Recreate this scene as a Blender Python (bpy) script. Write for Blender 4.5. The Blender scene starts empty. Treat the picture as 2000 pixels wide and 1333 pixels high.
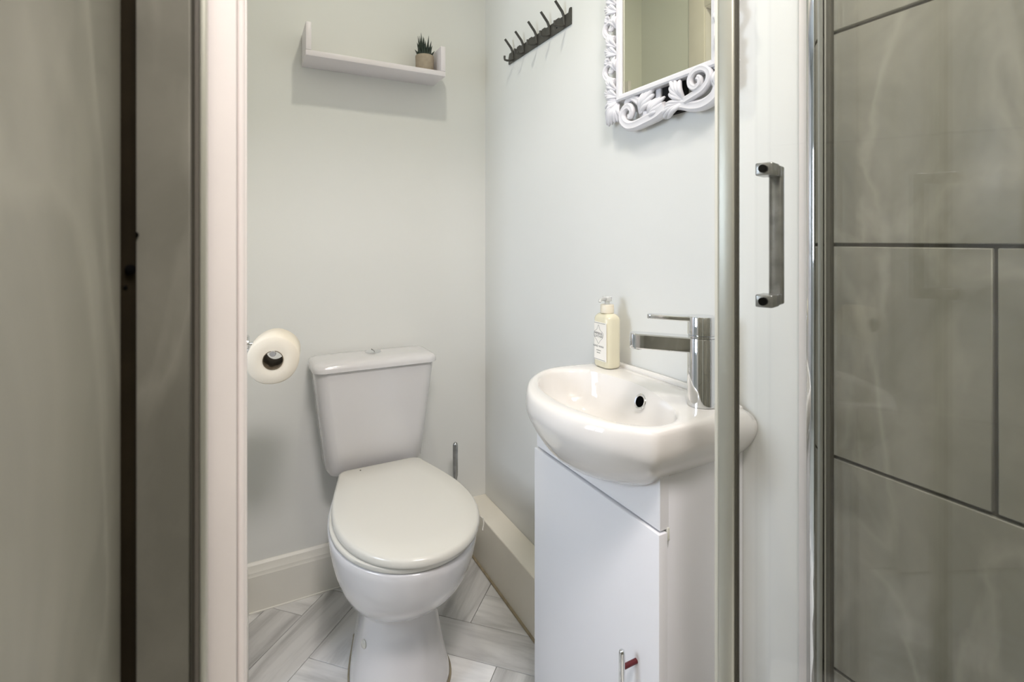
import bpy, bmesh, math, random
from mathutils import Vector, Matrix

random.seed(7)
scene = bpy.context.scene
col = scene.collection

# ------------------------------------------------------------------ camera, world, exposure
H = 1.096                       # lens height above the floor
YAW = math.atan(0.526)          # view turned right of the +Y axis
cam_d = bpy.data.cameras.new('camera')
cam_d.sensor_width = 36.0
cam_d.lens = 18.0
cam_d.shift_y = -0.0988
cam_d.clip_start = 0.01
cam_d.dof.use_dof = True
cam_d.dof.focus_distance = 1.15
cam_d.dof.aperture_fstop = 6.5
cam = bpy.data.objects.new('camera', cam_d)
col.objects.link(cam)
cam.location = (0, 0, H)
cam.rotation_euler = (math.pi / 2, 0, -YAW)
scene.camera = cam

world = bpy.data.worlds.new('world')
scene.world = world
world.use_nodes = True
world.node_tree.nodes['Background'].inputs[0].default_value = (0.55, 0.62, 0.7, 1)
world.node_tree.nodes['Background'].inputs[1].default_value = 0.3

scene.view_settings.view_transform = 'Standard'
scene.view_settings.look = 'None'
scene.view_settings.gamma = 1.0
scene.view_settings.use_curve_mapping = False
scene.view_settings.exposure = 0.0

LAMP_ROOM = 3.9                # ceiling downlight above the toilet
LAMP_SHOWER = 24.0               # ceiling downlight in the shower
WINDOW = 15.0                    # daylight in the panes of the hall window

# ------------------------------------------------------------------ materials
def lin(r, g, b):
    f = lambda c: (c / 255 / 12.92) if c / 255 <= 0.04045 else ((c / 255 + 0.055) / 1.055) ** 2.4
    return (f(r), f(g), f(b), 1.0)

def new_mat(name):
    m = bpy.data.materials.new(name)
    m.use_nodes = True
    nt = m.node_tree
    return m, nt, nt.nodes['Principled BSDF']

def pbr(name, c, rough=0.5, metal=0.0, coat=0.0, noise=0.0, nscale=6.0, bump=0.0, bscale=200.0, trans=0.0, ior=1.45, spec=0.5):
    m, nt, b = new_mat(name)
    b.inputs['Base Color'].default_value = c
    b.inputs['Roughness'].default_value = rough
    b.inputs['Metallic'].default_value = metal
    b.inputs['Coat Weight'].default_value = coat
    b.inputs['Coat Roughness'].default_value = 0.04
    b.inputs['Transmission Weight'].default_value = trans
    b.inputs['IOR'].default_value = ior
    b.inputs['Specular IOR Level'].default_value = spec
    geo = nt.nodes.new('ShaderNodeNewGeometry')
    if noise > 0:
        n = nt.nodes.new('ShaderNodeTexNoise')
        n.inputs['Scale'].default_value = nscale
        n.inputs['Detail'].default_value = 5
        nt.links.new(geo.outputs['Position'], n.inputs['Vector'])
        r = nt.nodes.new('ShaderNodeValToRGB')
        r.color_ramp.elements[0].position = 0.3
        r.color_ramp.elements[1].position = 0.7
        r.color_ramp.elements[0].color = tuple(x * (1 - noise) for x in c[:3]) + (1,)
        r.color_ramp.elements[1].color = tuple(min(1, x * (1 + noise * 0.6)) for x in c[:3]) + (1,)
        nt.links.new(n.outputs['Fac'], r.inputs['Fac'])
        nt.links.new(r.outputs['Color'], b.inputs['Base Color'])
    if bump > 0:
        n2 = nt.nodes.new('ShaderNodeTexNoise')
        n2.inputs['Scale'].default_value = bscale
        n2.inputs['Detail'].default_value = 3
        nt.links.new(geo.outputs['Position'], n2.inputs['Vector'])
        bp = nt.nodes.new('ShaderNodeBump')
        bp.inputs['Strength'].default_value = bump
        bp.inputs['Distance'].default_value = 0.002
        nt.links.new(n2.outputs['Fac'], bp.inputs['Height'])
        nt.links.new(bp.outputs['Normal'], b.inputs['Normal'])
    return m

def emit(name, c, s):
    m, nt, b = new_mat(name)
    b.inputs['Base Color'].default_value = (0.8, 0.8, 0.8, 1)
    b.inputs['Emission Color'].default_value = c
    b.inputs['Emission Strength'].default_value = s
    return m

def glass_mat(name, tint, ior=1.5):
    """thin clear safety glass: clear transmission with a fresnel reflection"""
    m, nt, b = new_mat(name)
    nt.nodes.remove(b)
    out = nt.nodes['Material Output']
    tr = nt.nodes.new('ShaderNodeBsdfTransparent'); tr.inputs[0].default_value = tint
    gl = nt.nodes.new('ShaderNodeBsdfGlossy'); gl.inputs['Roughness'].default_value = 0.0
    lw = nt.nodes.new('ShaderNodeLayerWeight'); lw.inputs[0].default_value = 0.5
    pw = nt.nodes.new('ShaderNodeMath'); pw.operation = 'POWER'; pw.inputs[1].default_value = 5.0
    fr = nt.nodes.new('ShaderNodeMath'); fr.operation = 'MULTIPLY_ADD'; fr.inputs[1].default_value = 0.96; fr.inputs[2].default_value = 0.04
    nt.links.new(lw.outputs['Facing'], pw.inputs[0]); nt.links.new(pw.outputs[0], fr.inputs[0])
    mx = nt.nodes.new('ShaderNodeMixShader')
    nt.links.new(fr.outputs[0], mx.inputs[0])
    nt.links.new(tr.outputs[0], mx.inputs[1]); nt.links.new(gl.outputs[0], mx.inputs[2])
    nt.links.new(mx.outputs[0], out.inputs[0])
    return m

def tile_mat(name, k):
    m, nt, b = new_mat(name)
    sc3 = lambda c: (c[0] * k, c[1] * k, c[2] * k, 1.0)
    geo = nt.nodes.new('ShaderNodeNewGeometry')
    n1 = nt.nodes.new('ShaderNodeTexNoise'); n1.inputs['Scale'].default_value = 5.0
    n1.inputs['Detail'].default_value = 6; n1.inputs['Roughness'].default_value = 0.6; n1.inputs['Distortion'].default_value = 0.8
    r1 = nt.nodes.new('ShaderNodeValToRGB')
    r1.color_ramp.elements[0].position = 0.32; r1.color_ramp.elements[0].color = sc3(lin(134, 133, 121))
    r1.color_ramp.elements[1].position = 0.68; r1.color_ramp.elements[1].color = sc3(lin(163, 161, 148))
    mp = nt.nodes.new('ShaderNodeMapping'); mp.inputs['Rotation'].default_value = (0.55, 0.0, 0.0); mp.inputs['Scale'].default_value = (1, 1.0, 0.45)
    n2 = nt.nodes.new('ShaderNodeTexNoise'); n2.inputs['Scale'].default_value = 5.5
    n2.inputs['Detail'].default_value = 5; n2.inputs['Roughness'].default_value = 0.45; n2.inputs['Distortion'].default_value = 0.7
    r2 = nt.nodes.new('ShaderNodeValToRGB')
    e = r2.color_ramp.elements
    e[0].position = 0.468; e[0].color = (0, 0, 0, 1)
    e[1].position = 0.5; e[1].color = (1, 1, 1, 1)
    e2 = e.new(0.54); e2.color = (0, 0, 0, 1)
    mul = nt.nodes.new('ShaderNodeMath'); mul.operation = 'MULTIPLY'; mul.inputs[1].default_value = 0.36
    mx = nt.nodes.new('ShaderNodeMixRGB'); mx.inputs[2].default_value = sc3(lin(190, 188, 174))
    L = nt.links.new
    L(geo.outputs['Position'], n1.inputs['Vector']); L(n1.outputs['Fac'], r1.inputs['Fac'])
    L(geo.outputs['Position'], mp.inputs['Vector']); L(mp.outputs[0], n2.inputs['Vector']); L(n2.outputs['Fac'], r2.inputs['Fac'])
    L(r2.outputs['Color'], mul.inputs[0]); L(mul.outputs[0], mx.inputs[0]); L(r1.outputs['Color'], mx.inputs[1])
    L(mx.outputs[0], b.inputs['Base Color'])
    b.inputs['Roughness'].default_value = 0.3
    b.inputs['Specular IOR Level'].default_value = 0.35
    return m

def plank_mat():
    m, nt, b = new_mat('washed_marble_plank')
    L = nt.links.new
    tc = nt.nodes.new('ShaderNodeTexCoord')
    oi = nt.nodes.new('ShaderNodeObjectInfo')
    off = nt.nodes.new('ShaderNodeVectorMath'); off.operation = 'ADD'
    sc_ = nt.nodes.new('ShaderNodeMath'); sc_.operation = 'MULTIPLY'; sc_.inputs[1].default_value = 37.0
    L(oi.outputs['Random'], sc_.inputs[0]); L(tc.outputs['Object'], off.inputs[0]); L(sc_.outputs[0], off.inputs[1])
    mp = nt.nodes.new('ShaderNodeMapping'); mp.inputs['Scale'].default_value = (2.6, 17.0, 1.0)
    L(off.outputs[0], mp.inputs['Vector'])
    n = nt.nodes.new('ShaderNodeTexNoise'); n.inputs['Scale'].default_value = 1.0; n.inputs['Detail'].default_value = 7
    n.inputs['Roughness'].default_value = 0.58; n.inputs['Distortion'].default_value = 0.35
    L(mp.outputs[0], n.inputs['Vector'])
    r = nt.nodes.new('ShaderNodeValToRGB')
    e = r.color_ramp.elements
    e[0].position = 0.33; e[0].color = lin(190, 189, 186)
    e[1].position = 0.58; e[1].color = lin(239, 238, 235)
    q = e.new(0.45); q.color = lin(220, 219, 216)
    L(n.outputs['Fac'], r.inputs['Fac'])
    hv = nt.nodes.new('ShaderNodeHueSaturation')
    mr = nt.nodes.new('ShaderNodeMapRange'); mr.inputs[3].default_value = 0.80; mr.inputs[4].default_value = 1.08
    L(oi.outputs['Random'], mr.inputs[0]); L(mr.outputs[0], hv.inputs['Value'])
    L(r.outputs['Color'], hv.inputs['Color']); L(hv.outputs['Color'], b.inputs['Base Color'])
    b.inputs['Roughness'].default_value = 0.42
    return m

M = {}
M['wall'] = pbr('wall_paint', lin(229, 230, 226), 0.55, noise=0.012, nscale=3, bump=0.06, bscale=60)
M['ceiling'] = pbr('ceiling_paint', lin(236, 236, 232), 0.7)
M['trim'] = pbr('white_gloss_paint', lin(236, 230, 226), 0.35, noise=0.03, nscale=9)
M['skirt'] = pbr('skirting_paint', lin(230, 228, 219), 0.4, noise=0.02, nscale=12)
M['boxing'] = pbr('boxing_paint', lin(240, 235, 221), 0.42, noise=0.02, nscale=12)
M['ceramic'] = pbr('white_ceramic', lin(216, 214, 213), 0.12, coat=0.5)
M['basin'] = pbr('basin_ceramic', lin(230, 227, 222), 0.04, coat=0.6)
M['seat'] = pbr('toilet_seat_plastic', lin(214, 211, 201), 0.22, coat=0.15)
M['chrome'] = pbr('chrome', lin(226, 228, 230), 0.05, metal=1.0)
M['satin'] = pbr('satin_aluminium', lin(196, 197, 186), 0.38, metal=0.7)
M['handle'] = pbr('worn_chrome', lin(178, 179, 177), 0.24, metal=0.8, noise=0.25, nscale=45)
M['black'] = pbr('black_void', (0.003, 0.003, 0.003, 1), 0.9, spec=0.0)
M['rubber'] = pbr('dark_rubber', lin(74, 72, 62), 0.6)
M['clearseal'] = pbr('pale_vinyl_seal', lin(224, 224, 212), 0.35)
M['tile'] = tile_mat('grey_marble_tile', 1.0)
M['tileshaded'] = tile_mat('grey_marble_tile_shaded', 0.58)  # grey tile darkened: shade on the front nib put into the colour
M['grout'] = pbr('dark_grey_grout', lin(92, 89, 78), 0.8, noise=0.1, nscale=40)
M['sealant'] = pbr('mouldy_brown_sealant', lin(30, 25, 15), 0.9, noise=0.3, nscale=25, spec=0.1)
M['edge'] = pbr('tile_edge_trim', lin(96, 92, 84), 0.5)
M['plank'] = plank_mat()
M['subfloor'] = pbr('plank_joint_base', lin(120, 117, 112), 0.8)
M['cabinet'] = pbr('white_foil_cabinet', lin(238, 238, 240), 0.35)
M['mirror'] = pbr('mirror_silver', lin(226, 227, 208), 0.0, metal=1.0)
M['carved'] = pbr('white_painted_carving', lin(224, 223, 226), 0.4)
M['felt'] = pbr('black_felt_backing', lin(22, 20, 20), 0.9)
M['gunmetal'] = pbr('gunmetal_grey_paint', lin(78, 77, 72), 0.42, metal=0.3)
M['shelf'] = pbr('white_shelf_foil', lin(229, 224, 226), 0.4)
M['concrete'] = pbr('beige_concrete_pot', lin(168, 156, 138), 0.85, noise=0.1, nscale=70)
M['soil'] = pbr('dark_soil', lin(30, 28, 22), 0.9)
M['leaf'] = pbr('dark_green_succulent', lin(44, 56, 47), 0.5, noise=0.3, nscale=120)
M['paper'] = pbr('cream_tissue_paper', lin(233, 224, 206), 0.9, bump=0.2, bscale=150)
M['card'] = pbr('grey_brown_cardboard', lin(110, 98, 78), 0.85)
M['soap'] = pbr('pale_cream_soap_bottle', lin(222, 216, 190), 0.15, coat=0.3)
M['pump'] = pbr('frosted_clear_pump', lin(240, 241, 238), 0.25, trans=0.55)
M['collar'] = pbr('cream_pump_collar', lin(228, 220, 200), 0.3)
M['label'] = pbr('white_paper_label', lin(244, 241, 233), 0.5)
M['faint'] = pbr('faint_label_ink', lin(150, 150, 144), 0.6)
M['ink'] = pbr('grey_label_ink', lin(98, 98, 96), 0.6)
M['redplastic'] = pbr('dark_red_plastic_film', lin(92, 24, 30), 0.4)
M['caulk'] = pbr('stained_caulk', lin(158, 146, 120), 0.6, noise=0.25, nscale=30)
M['glass'] = glass_mat('clear_shower_glass', (0.994, 0.998, 0.994, 1))
M['tray'] = pbr('white_shower_tray', lin(235, 235, 232), 0.2)
M['lens'] = emit('lit_lamp_lens', (1.0, 0.93, 0.82, 1), 4.0)
M['daylight'] = emit('lit_frosted_pane', (0.78, 0.89, 1.06, 1), WINDOW)

# ------------------------------------------------------------------ mesh helpers
def worg(o):
    v = Vector((0, 0, 0))
    while o is not None:
        v += o.location
        o = o.parent
    return v

def finish(name, bm, m, parent=None, org=None, smooth=None):
    """vertices in world metres -> one linked mesh object, origin at its parent's origin or its own base"""
    if parent is not None:
        o0 = worg(parent)
    elif org is not None:
        o0 = Vector(org)
    else:
        xs = [v.co.x for v in bm.verts]; ys = [v.co.y for v in bm.verts]; zs = [v.co.z for v in bm.verts]
        o0 = Vector(((min(xs) + max(xs)) / 2, (min(ys) + max(ys)) / 2, min(zs)))
    bmesh.ops.translate(bm, verts=bm.verts, vec=-o0)
    bmesh.ops.recalc_face_normals(bm, faces=bm.faces)
    me = bpy.data.meshes.new(name)
    bm.to_mesh(me); bm.free()
    if smooth is not None:
        for p in me.polygons:
            p.use_smooth = True
        me.set_sharp_from_angle(angle=math.radians(smooth))
    me.materials.append(m)
    o = bpy.data.objects.new(name, me)
    col.objects.link(o)
    if parent is not None:
        o.parent = parent
    else:
        o.location = o0
    return o

def thing(name, loc, label, cat, group=None):
    e = bpy.data.objects.new(name, None)
    e.empty_display_size = 0.05
    col.objects.link(e)
    e.location = loc
    e['label'] = label; e['category'] = cat
    if group: e['group'] = group
    return e

def tag(o, label=None, cat=None, group=None, kind=None):
    if label: o['label'] = label
    if cat: o['category'] = cat
    if group: o['group'] = group
    if kind: o['kind'] = kind
    return o

def add_box(bm, x0, x1, y0, y1, z0, z1, bev=0.0, seg=2):
    vs = [bm.verts.new((x, y, z)) for z in (z0, z1) for y in (y0, y1) for x in (x0, x1)]
    fs = []
    for q in ((0, 1, 3, 2), (4, 6, 7, 5), (0, 4, 5, 1), (2, 3, 7, 6), (0, 2, 6, 4), (1, 5, 7, 3)):
        fs.append(bm.faces.new([vs[i] for i in q]))
    if bev > 0:
        es = set(e for f in fs for e in f.edges)
        bmesh.ops.bevel(bm, geom=list(es), offset=bev, segments=seg, profile=0.5, affect='EDGES')

def box(name, x0, x1, y0, y1, z0, z1, m, parent=None, bev=0.0, seg=2, org=None):
    bm = bmesh.new()
    add_box(bm, x0, x1, y0, y1, z0, z1, bev, seg)
    return finish(name, bm, m, parent, org, smooth=40 if bev else None)

def add_loft(bm, rings, cap0=True, cap1=True, close=True):
    R = [[bm.verts.new(p) for p in ring] for ring in rings]
    n = len(R[0])
    for a, b in zip(R[:-1], R[1:]):
        for i in range(n if close else n - 1):
            j = (i + 1) % n
            bm.faces.new((a[i], a[j], b[j], b[i]))
    if cap0: bm.faces.new(list(reversed(R[0])))
    if cap1: bm.faces.new(R[-1])

def loft(name, rings, m, parent=None, cap0=True, cap1=True, smooth=40, org=None):
    bm = bmesh.new()
    add_loft(bm, rings, cap0, cap1)
    return finish(name, bm, m, parent, org, smooth)

def rrect(x0, x1, y0, y1, r, z, n=6):
    pts = []
    for cx, cy, a0 in ((x1 - r, y1 - r, 0), (x0 + r, y1 - r, 90), (x0 + r, y0 + r, 180), (x1 - r, y0 + r, 270)):
        for k in range(n + 1):
            a = math.radians(a0 + 90 * k / n)
            pts.append((cx + r * math.cos(a), cy + r * math.sin(a), z))
    return pts

def spline(pts, n=8, closed=False):
    P = [Vector(p) for p in pts]
    N = len(P); out = []
    rng = range(N) if closed else range(N - 1)
    for i in rng:
        if closed:
            p0, p1, p2, p3 = P[(i - 1) % N], P[i], P[(i + 1) % N], P[(i + 2) % N]
        else:
            p1, p2 = P[i], P[i + 1]
            p0 = P[i - 1] if i > 0 else p1 * 2 - p2
            p3 = P[i + 2] if i + 2 < N else p2 * 2 - p1
        for k in range(n):
            t = k / n
            out.append(0.5 * ((2 * p1) + (p2 - p0) * t + (2 * p0 - 5 * p1 + 4 * p2 - p3) * t * t + (3 * p1 - p0 - 3 * p2 + p3) * t ** 3))
    if not closed:
        out.append(P[-1])
    return out

def add_tube(bm, pts, rad, up=None, ns=12, squash=1.0, groove=0.0):
    """tapered tube; rad a number or a list; with up given, the section is held to it (squash = its height along up)"""
    P = [Vector(p) for p in pts]
    n = len(P)
    rr = rad if isinstance(rad, (list, tuple)) else [rad] * n
    rings = []
    prev = None
    for i in range(n):
        t = (P[min(i + 1, n - 1)] - P[max(i - 1, 0)]).normalized()
        if up is not None:
            s = t.cross(Vector(up)).normalized(); u2 = Vector(up).normalized()
        else:
            ref = prev if prev is not None else (Vector((0, 0, 1)) if abs(t.z) < 0.9 else Vector((1, 0, 0)))
            s = t.cross(ref).normalized(); u2 = s.cross(t).normalized(); prev = u2
        ring = []
        for k in range(ns):
            a = 2 * math.pi * k / ns
            g = 1 - groove * max(0.0, math.cos((a - math.pi / 2) * 1.0)) ** 12
            ring.append(P[i] + s * (rr[i] * math.cos(a)) + u2 * (rr[i] * squash * math.sin(a) * g))
        rings.append(ring)
    add_loft(bm, rings)

def tube(name, pts, rad, m, parent=None, up=None, ns=12, squash=1.0, groove=0.0, smooth=50):
    bm = bmesh.new()
    add_tube(bm, pts, rad, up, ns, squash, groove)
    return finish(name, bm, m, parent, smooth=smooth)

def lathe_rings(c, prof, axis=(0, 0, 1), ns=32):
    A = Vector(axis).normalized()
    ref = Vector((0, 0, 1)) if abs(A.z) < 0.9 else Vector((1, 0, 0))
    s = A.cross(ref).normalized(); t = A.cross(s).normalized()
    C = Vector(c)
    return [[C + A * h + s * (r * math.cos(2 * math.pi * k / ns)) + t * (r * math.sin(2 * math.pi * k / ns)) for k in range(ns)] for r, h in prof]

def lathe(name, c, prof, m, parent=None, axis=(0, 0, 1), ns=32, smooth=40, loop=False):
    bm = bmesh.new()
    rings = lathe_rings(c, prof, axis, ns)
    if loop:
        add_loft(bm, rings + [rings[0]], False, False)
        bmesh.ops.remove_doubles(bm, verts=bm.verts, dist=1e-6)
    else:
        add_loft(bm, rings)
    return finish(name, bm, m, parent, smooth=smooth)

# ------------------------------------------------------------------ the setting
WX = 0.784       # right wall face (basin, mirror, hooks)
WY = 1.70        # back wall face
CZ = 2.30        # ceiling
TX = 0.780        # tiled face of the shower wall on the right
LX = -0.072      # tiled face of the shower wall on the left
SY0 = -0.46      # shower rear wall

def struct(o):
    o['kind'] = 'structure'
    return o

struct(box('wall_back', -0.12, WX + 0.1, WY, WY + 0.1, -0.05, CZ, M['wall']))
struct(box('wall_right', WX, WX + 0.1, 0.478, WY, -0.05, CZ, M['wall']))
struct(box('ceiling', -1.4, WX + 0.1, SY0 - 0.1, WY + 0.1, CZ, CZ + 0.08, M['ceiling']))

# left wall with a doorway (Y 0.57..1.37, head at 1.98) into a hall
bm = bmesh.new()
add_box(bm, -0.1, 0.0, 0.484, 0.57, -0.05, CZ)
add_box(bm, -0.1, 0.0, 1.37, WY, -0.05, CZ)
add_box(bm, -0.1, 0.0, 0.57, 1.37, 1.98, CZ)
struct(finish('wall_left', bm, M['wall']))
d1 = bpy.data.objects.new('door_1', None); col.objects.link(d1); d1.location = (-0.05, 1.37, 0); struct(d1)
box('jamb', -0.105, 0.004, 1.35, 1.37, 0, 1.98, M['trim'], d1, 0.002)
box('jamb', -0.105, 0.004, 0.57, 0.59, 0, 1.98, M['trim'], d1, 0.002)
box('door_head', -0.105, 0.004, 0.59, 1.35, 1.96, 1.98, M['trim'], d1, 0.002)
box('architrave', 0.0, 0.007, 1.355, 1.43, 0, 2.04, M['trim'], d1, 0.003)
box('architrave', 0.0, 0.007, 0.585, 1.355, 1.965, 2.04, M['trim'], d1, 0.003)
leaf = box('door_leaf', -0.86, -0.10, 1.31, 1.345, 0.01, 1.955, M['trim'], d1, 0.003)
for (a, b) in ((0.12, 0.85), (1.05, 1.85)):
    for (u0, u1) in ((-0.78, -0.52), (-0.44, -0.18)):
        box('panel', u0, u1, 1.303, 1.312, a, b, M['trim'], leaf, 0.003)
# the hall beyond, with its daylit window
struct(box('floor_hall', -1.4, -0.1, -0.2, WY, -0.06, -0.005, M['skirt']))
struct(box('wall_hall_end', -1.4, -0.1, WY, WY + 0.1, -0.05, CZ, M['wall']))
struct(box('wall_hall_front', -1.4, -0.12, -0.3, -0.2, -0.05, CZ, M['wall']))
WA, WB, WC, WD = 0.53, 1.07, 0.98, 1.72      # window opening: Y from-to, Z from-to
bm = bmesh.new()
add_box(bm, -1.4, -1.3, -0.2, WA, -0.05, CZ)
add_box(bm, -1.4, -1.3, WB, WY, -0.05, CZ)
add_box(bm, -1.4, -1.3, WA, WB, -0.05, WC)
add_box(bm, -1.4, -1.3, WA, WB, WD, CZ)
struct(finish('wall_hall_far', bm, M['wall']))
w1 = bpy.data.objects.new('window_1', None); col.objects.link(w1); w1.location = (-1.35, (WA + WB) / 2, WC); struct(w1)
WM = (WA + WB) / 2
box('window_frame', -1.37, -1.31, WA, WA + 0.03, WC, WD, M['trim'], w1)
box('window_frame', -1.37, -1.31, WB - 0.03, WB, WC, WD, M['trim'], w1)
box('window_frame', -1.37, -1.31, WA + 0.03, WB - 0.03, WC, WC + 0.03, M['trim'], w1)
box('window_frame', -1.37, -1.31, WA + 0.03, WB - 0.03, WD - 0.03, WD, M['trim'], w1)
box('mullion', -1.37, -1.31, WM - 0.022, WM + 0.022, WC + 0.03, WD - 0.03, M['trim'], w1)
box('pane', -1.35, -1.34, WA + 0.03, WM - 0.022, WC + 0.03, WD - 0.03, M['daylight'], w1)
box('pane', -1.35, -1.34, WM + 0.022, WB - 0.03, WC + 0.03, WD - 0.03, M['daylight'], w1)

# shower alcove shells with grout faces; tiles are children
sr = struct(box('wall_shower_right', TX + 0.006, WX + 0.1, SY0 - 0.1, 0.478, -0.05, CZ, M['grout']))
sl = struct(box('wall_shower_left', LX - 0.1, LX - 0.006, SY0 - 0.1, 0.5, -0.05, CZ, M['grout']))
sb = struct(box('wall_shower_rear', LX - 0.1, TX + 0.006, SY0 - 0.1, SY0 - 0.006, -0.05, CZ, M['grout']))
sf = struct(box('wall_shower_front', LX - 0.006, -0.0285, 0.434, 0.5, -0.05, CZ, M['grout']))

def tile_rows(parent, along, face, a0, a1, zjoint, joints, RH=0.3, TL=0.6, tm='tile'):
    """300 mm rows of 600 mm tiles in half bond; along 'Y' (face = X, sign) or 'X' (face = Y, sign)"""
    pos, sgn = face
    g = 0.0024
    z = zjoint - RH * math.ceil((zjoint - 0.08) / RH)
    row = 0
    while z < CZ:
        k = round((z - zjoint) / RH)
        off = joints if k % 2 else joints + TL / 2
        s = off - TL * math.ceil((off - a0) / TL + 1)
        while s < a1:
            b0, b1 = max(s, a0) + g, min(s + TL, a1) - g
            zz0, zz1 = max(z, 0.09) + g, min(z + RH, CZ) - g
            if b1 - b0 > 0.01 and zz1 - zz0 > 0.01:
                lo, hi = (pos, pos + 0.008) if sgn < 0 else (pos - 0.008, pos)
                if along == 'Y':
                    box('tile', lo, hi, b0, b1, zz0, zz1, M[tm], parent, 0.0012, 1)
                else:
                    box('tile', b0, b1, lo, hi, zz0, zz1, M[tm], parent, 0.0012, 1)
            s += TL
        z += RH

tile_rows(sr, 'Y', (TX, -1), SY0, 0.480, 1.0886, 0.2674, 0.3162, 0.6324)
tile_rows(sl, 'Y', (LX, 1), SY0, 0.436, 1.32, -0.05, 0.6, 0.6)
tile_rows(sb, 'X', (SY0, 1), LX, TX, 1.0886, 0.34, 0.3162, 0.6324)
tile_rows(sf, 'X', (0.430, -1), LX, -0.0305, 1.32, -0.2, 0.6, 0.6, 'tileshaded')
box('tile_edge_trim', -0.0303, -0.0275, 0.4285, 0.45, 0.09, CZ, M['edge'], sf)
tube('sealant', [(LX + 0.001, 0.429, 0.09), (LX + 0.001, 0.429, 1.0), (LX + 0.001, 0.429, CZ)], [0.0068, 0.0068, 0.0062], M['sealant'], sf, ns=14)
def hole(x, y, z, r, ax):
    lathe('drill_hole', (x, y, z), [(r, -0.001), (r, 0.0008), (r * 0.7, 0.0014)], M['black'], sf, ax, 12)
hole(-0.0665, 0.4225, 1.076, 0.0034, (0.7, -0.7, 0))
hole(-0.0652, 0.4295, 1.0995, 0.0022, (0, -1, 0))
hole(-0.0695, 0.4235, 1.064, 0.0017, (0.7, -0.7, 0))

struct(box('floor_shower', LX - 0.006, TX + 0.006, SY0 - 0.006, 0.47, -0.05, 0.04, M['subfloor']))
tr = thing('shower_tray', ((LX + TX) / 2, 0.0, 0.04), 'white low shower tray between the grey tiled shower walls', 'shower tray')
box('tray_base', LX + 0.001, TX - 0.001, SY0 + 0.001, 0.424, 0.041, 0.075, M['tray'], tr, 0.004)
bm = bmesh.new()
rings = [rrect(LX + 0.002, TX - 0.002, SY0 + 0.002, 0.423, 0.02, 0.075), rrect(LX + 0.002, TX - 0.002, SY0 + 0.002, 0.423, 0.02, 0.098),
         rrect(LX + 0.04, TX - 0.04, SY0 + 0.04, 0.385, 0.02, 0.098), rrect(LX + 0.05, TX - 0.05, SY0 + 0.05, 0.375, 0.02, 0.077)]
add_loft(bm, rings, False, False)
finish('tray_rim', bm, M['tray'], tr, smooth=40)
lathe('drain_cover', (0.33, -0.05, 0.0752), [(0.045, 0), (0.045, 0.003), (0.038, 0.006), (0.0, 0.007)], M['chrome'], tr)

struct(box('wall_spill_block', LX - 0.006, WX, 0.45, 0.5, 2.03, CZ, M['wall']))  # unseen bulkhead, added to keep shower lamp light off the back wall
# white posts either side of the shower opening
t1 = struct(box('trim_1', -0.0249, -0.0042, 0.456, 0.5, -0.02, 2.029, M['trim'], None, 0.0012))
tube('edge_bead', [(-0.0012, 0.472, -0.02), (-0.0012, 0.472, 1.0), (-0.0012, 0.472, 2.028)], [0.0031, 0.0029, 0.003], M['trim'], t1, ns=12)
t2 = struct(box('trim_2', 0.7755, WX, 0.4815, 0.5040, -0.02, 2.029, M['trim'], None, 0.0015))

# pipe boxing along the right wall, skirting boards
t3 = struct(box('trim_3', 0.705, WX, 0.995, WY, 0.0, 0.17, M['boxing'], None, 0.004, 3))
tube('caulk_line', [(0.704, 1.0, 0.002), (0.704, 1.35, 0.002), (0.704, WY - 0.016, 0.002)], 0.0048, M['caulk'], t3, ns=8)
bm = bmesh.new()
prof = [(0.0, 0.0), (-0.018, 0.0), (-0.018, 0.105), (-0.016, 0.109), (-0.0155, 0.116), (-0.011, 0.124), (-0.0085, 0.134), (-0.003, 0.140), (0.0, 0.1405)]
add_loft(bm, [[(x, WY + y, z) for (y, z) in prof] for x in (0.0, 0.7035)])
bb = struct(finish('baseboard_back', bm, M['skirt'], smooth=25))
tube('caulk_line', [(0.016, WY - 0.019, 0.0015), (0.4, WY - 0.019, 0.0015), (0.70, WY - 0.019, 0.0015)], 0.003, M['skirt'], bb, ns=8)
struct(box('baseboard_left', 0.0, 0.013, 1.431, WY - 0.019, 0.0, 0.135, M['skirt'], None, 0.003))

# herringbone floor: base plus separate planks (width 0.12, length 0.36, laid at 45 degrees)
fl = struct(box('floor', -0.1, WX, 0.47, WY, -0.06, -0.004, M['subfloor']))
PW = 0.12
g = 0.0009
bm = bmesh.new(); add_box(bm, -0.18 + g, 0.18 - g, -0.06 + g, 0.06 - g, -0.0045, 0.0, 0.0006, 1)
plank_me = bpy.data.meshes.new('plank'); bm.to_mesh(plank_me); bm.free(); plank_me.materials.append(M['plank'])
q0, p0 = 1.124, -0.908          # a crossing of joints: q = (x+y)/sqrt2, p = (x-y)/sqrt2
s2 = math.sqrt(2)
fo = worg(fl)
def place_plank(p, q, ang):
    x, y = (p + q) / s2, (q - p) / s2
    if -0.19 < x < 0.97 and 0.6 < y < 1.86:
        o = bpy.data.objects.new('plank', plank_me)
        col.objects.link(o); o.parent = fl
        o.location = Vector((x, y, 0)) - fo
        o.rotation_euler = (0, 0, ang)
for i in range(-8, 12):
    for j in range(-8, 12):
        mod = (i - j) % 6
        if mod == 0:             # starts a plank laid along q
            place_plank(p0 + (j + 0.5) * PW, q0 + (i + 1.5) * PW, math.radians(45))
        if mod == 5:             # starts a plank laid along p
            place_plank(p0 + (j + 1.5) * PW, q0 + (i + 0.5) * PW, math.radians(-45))

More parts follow.
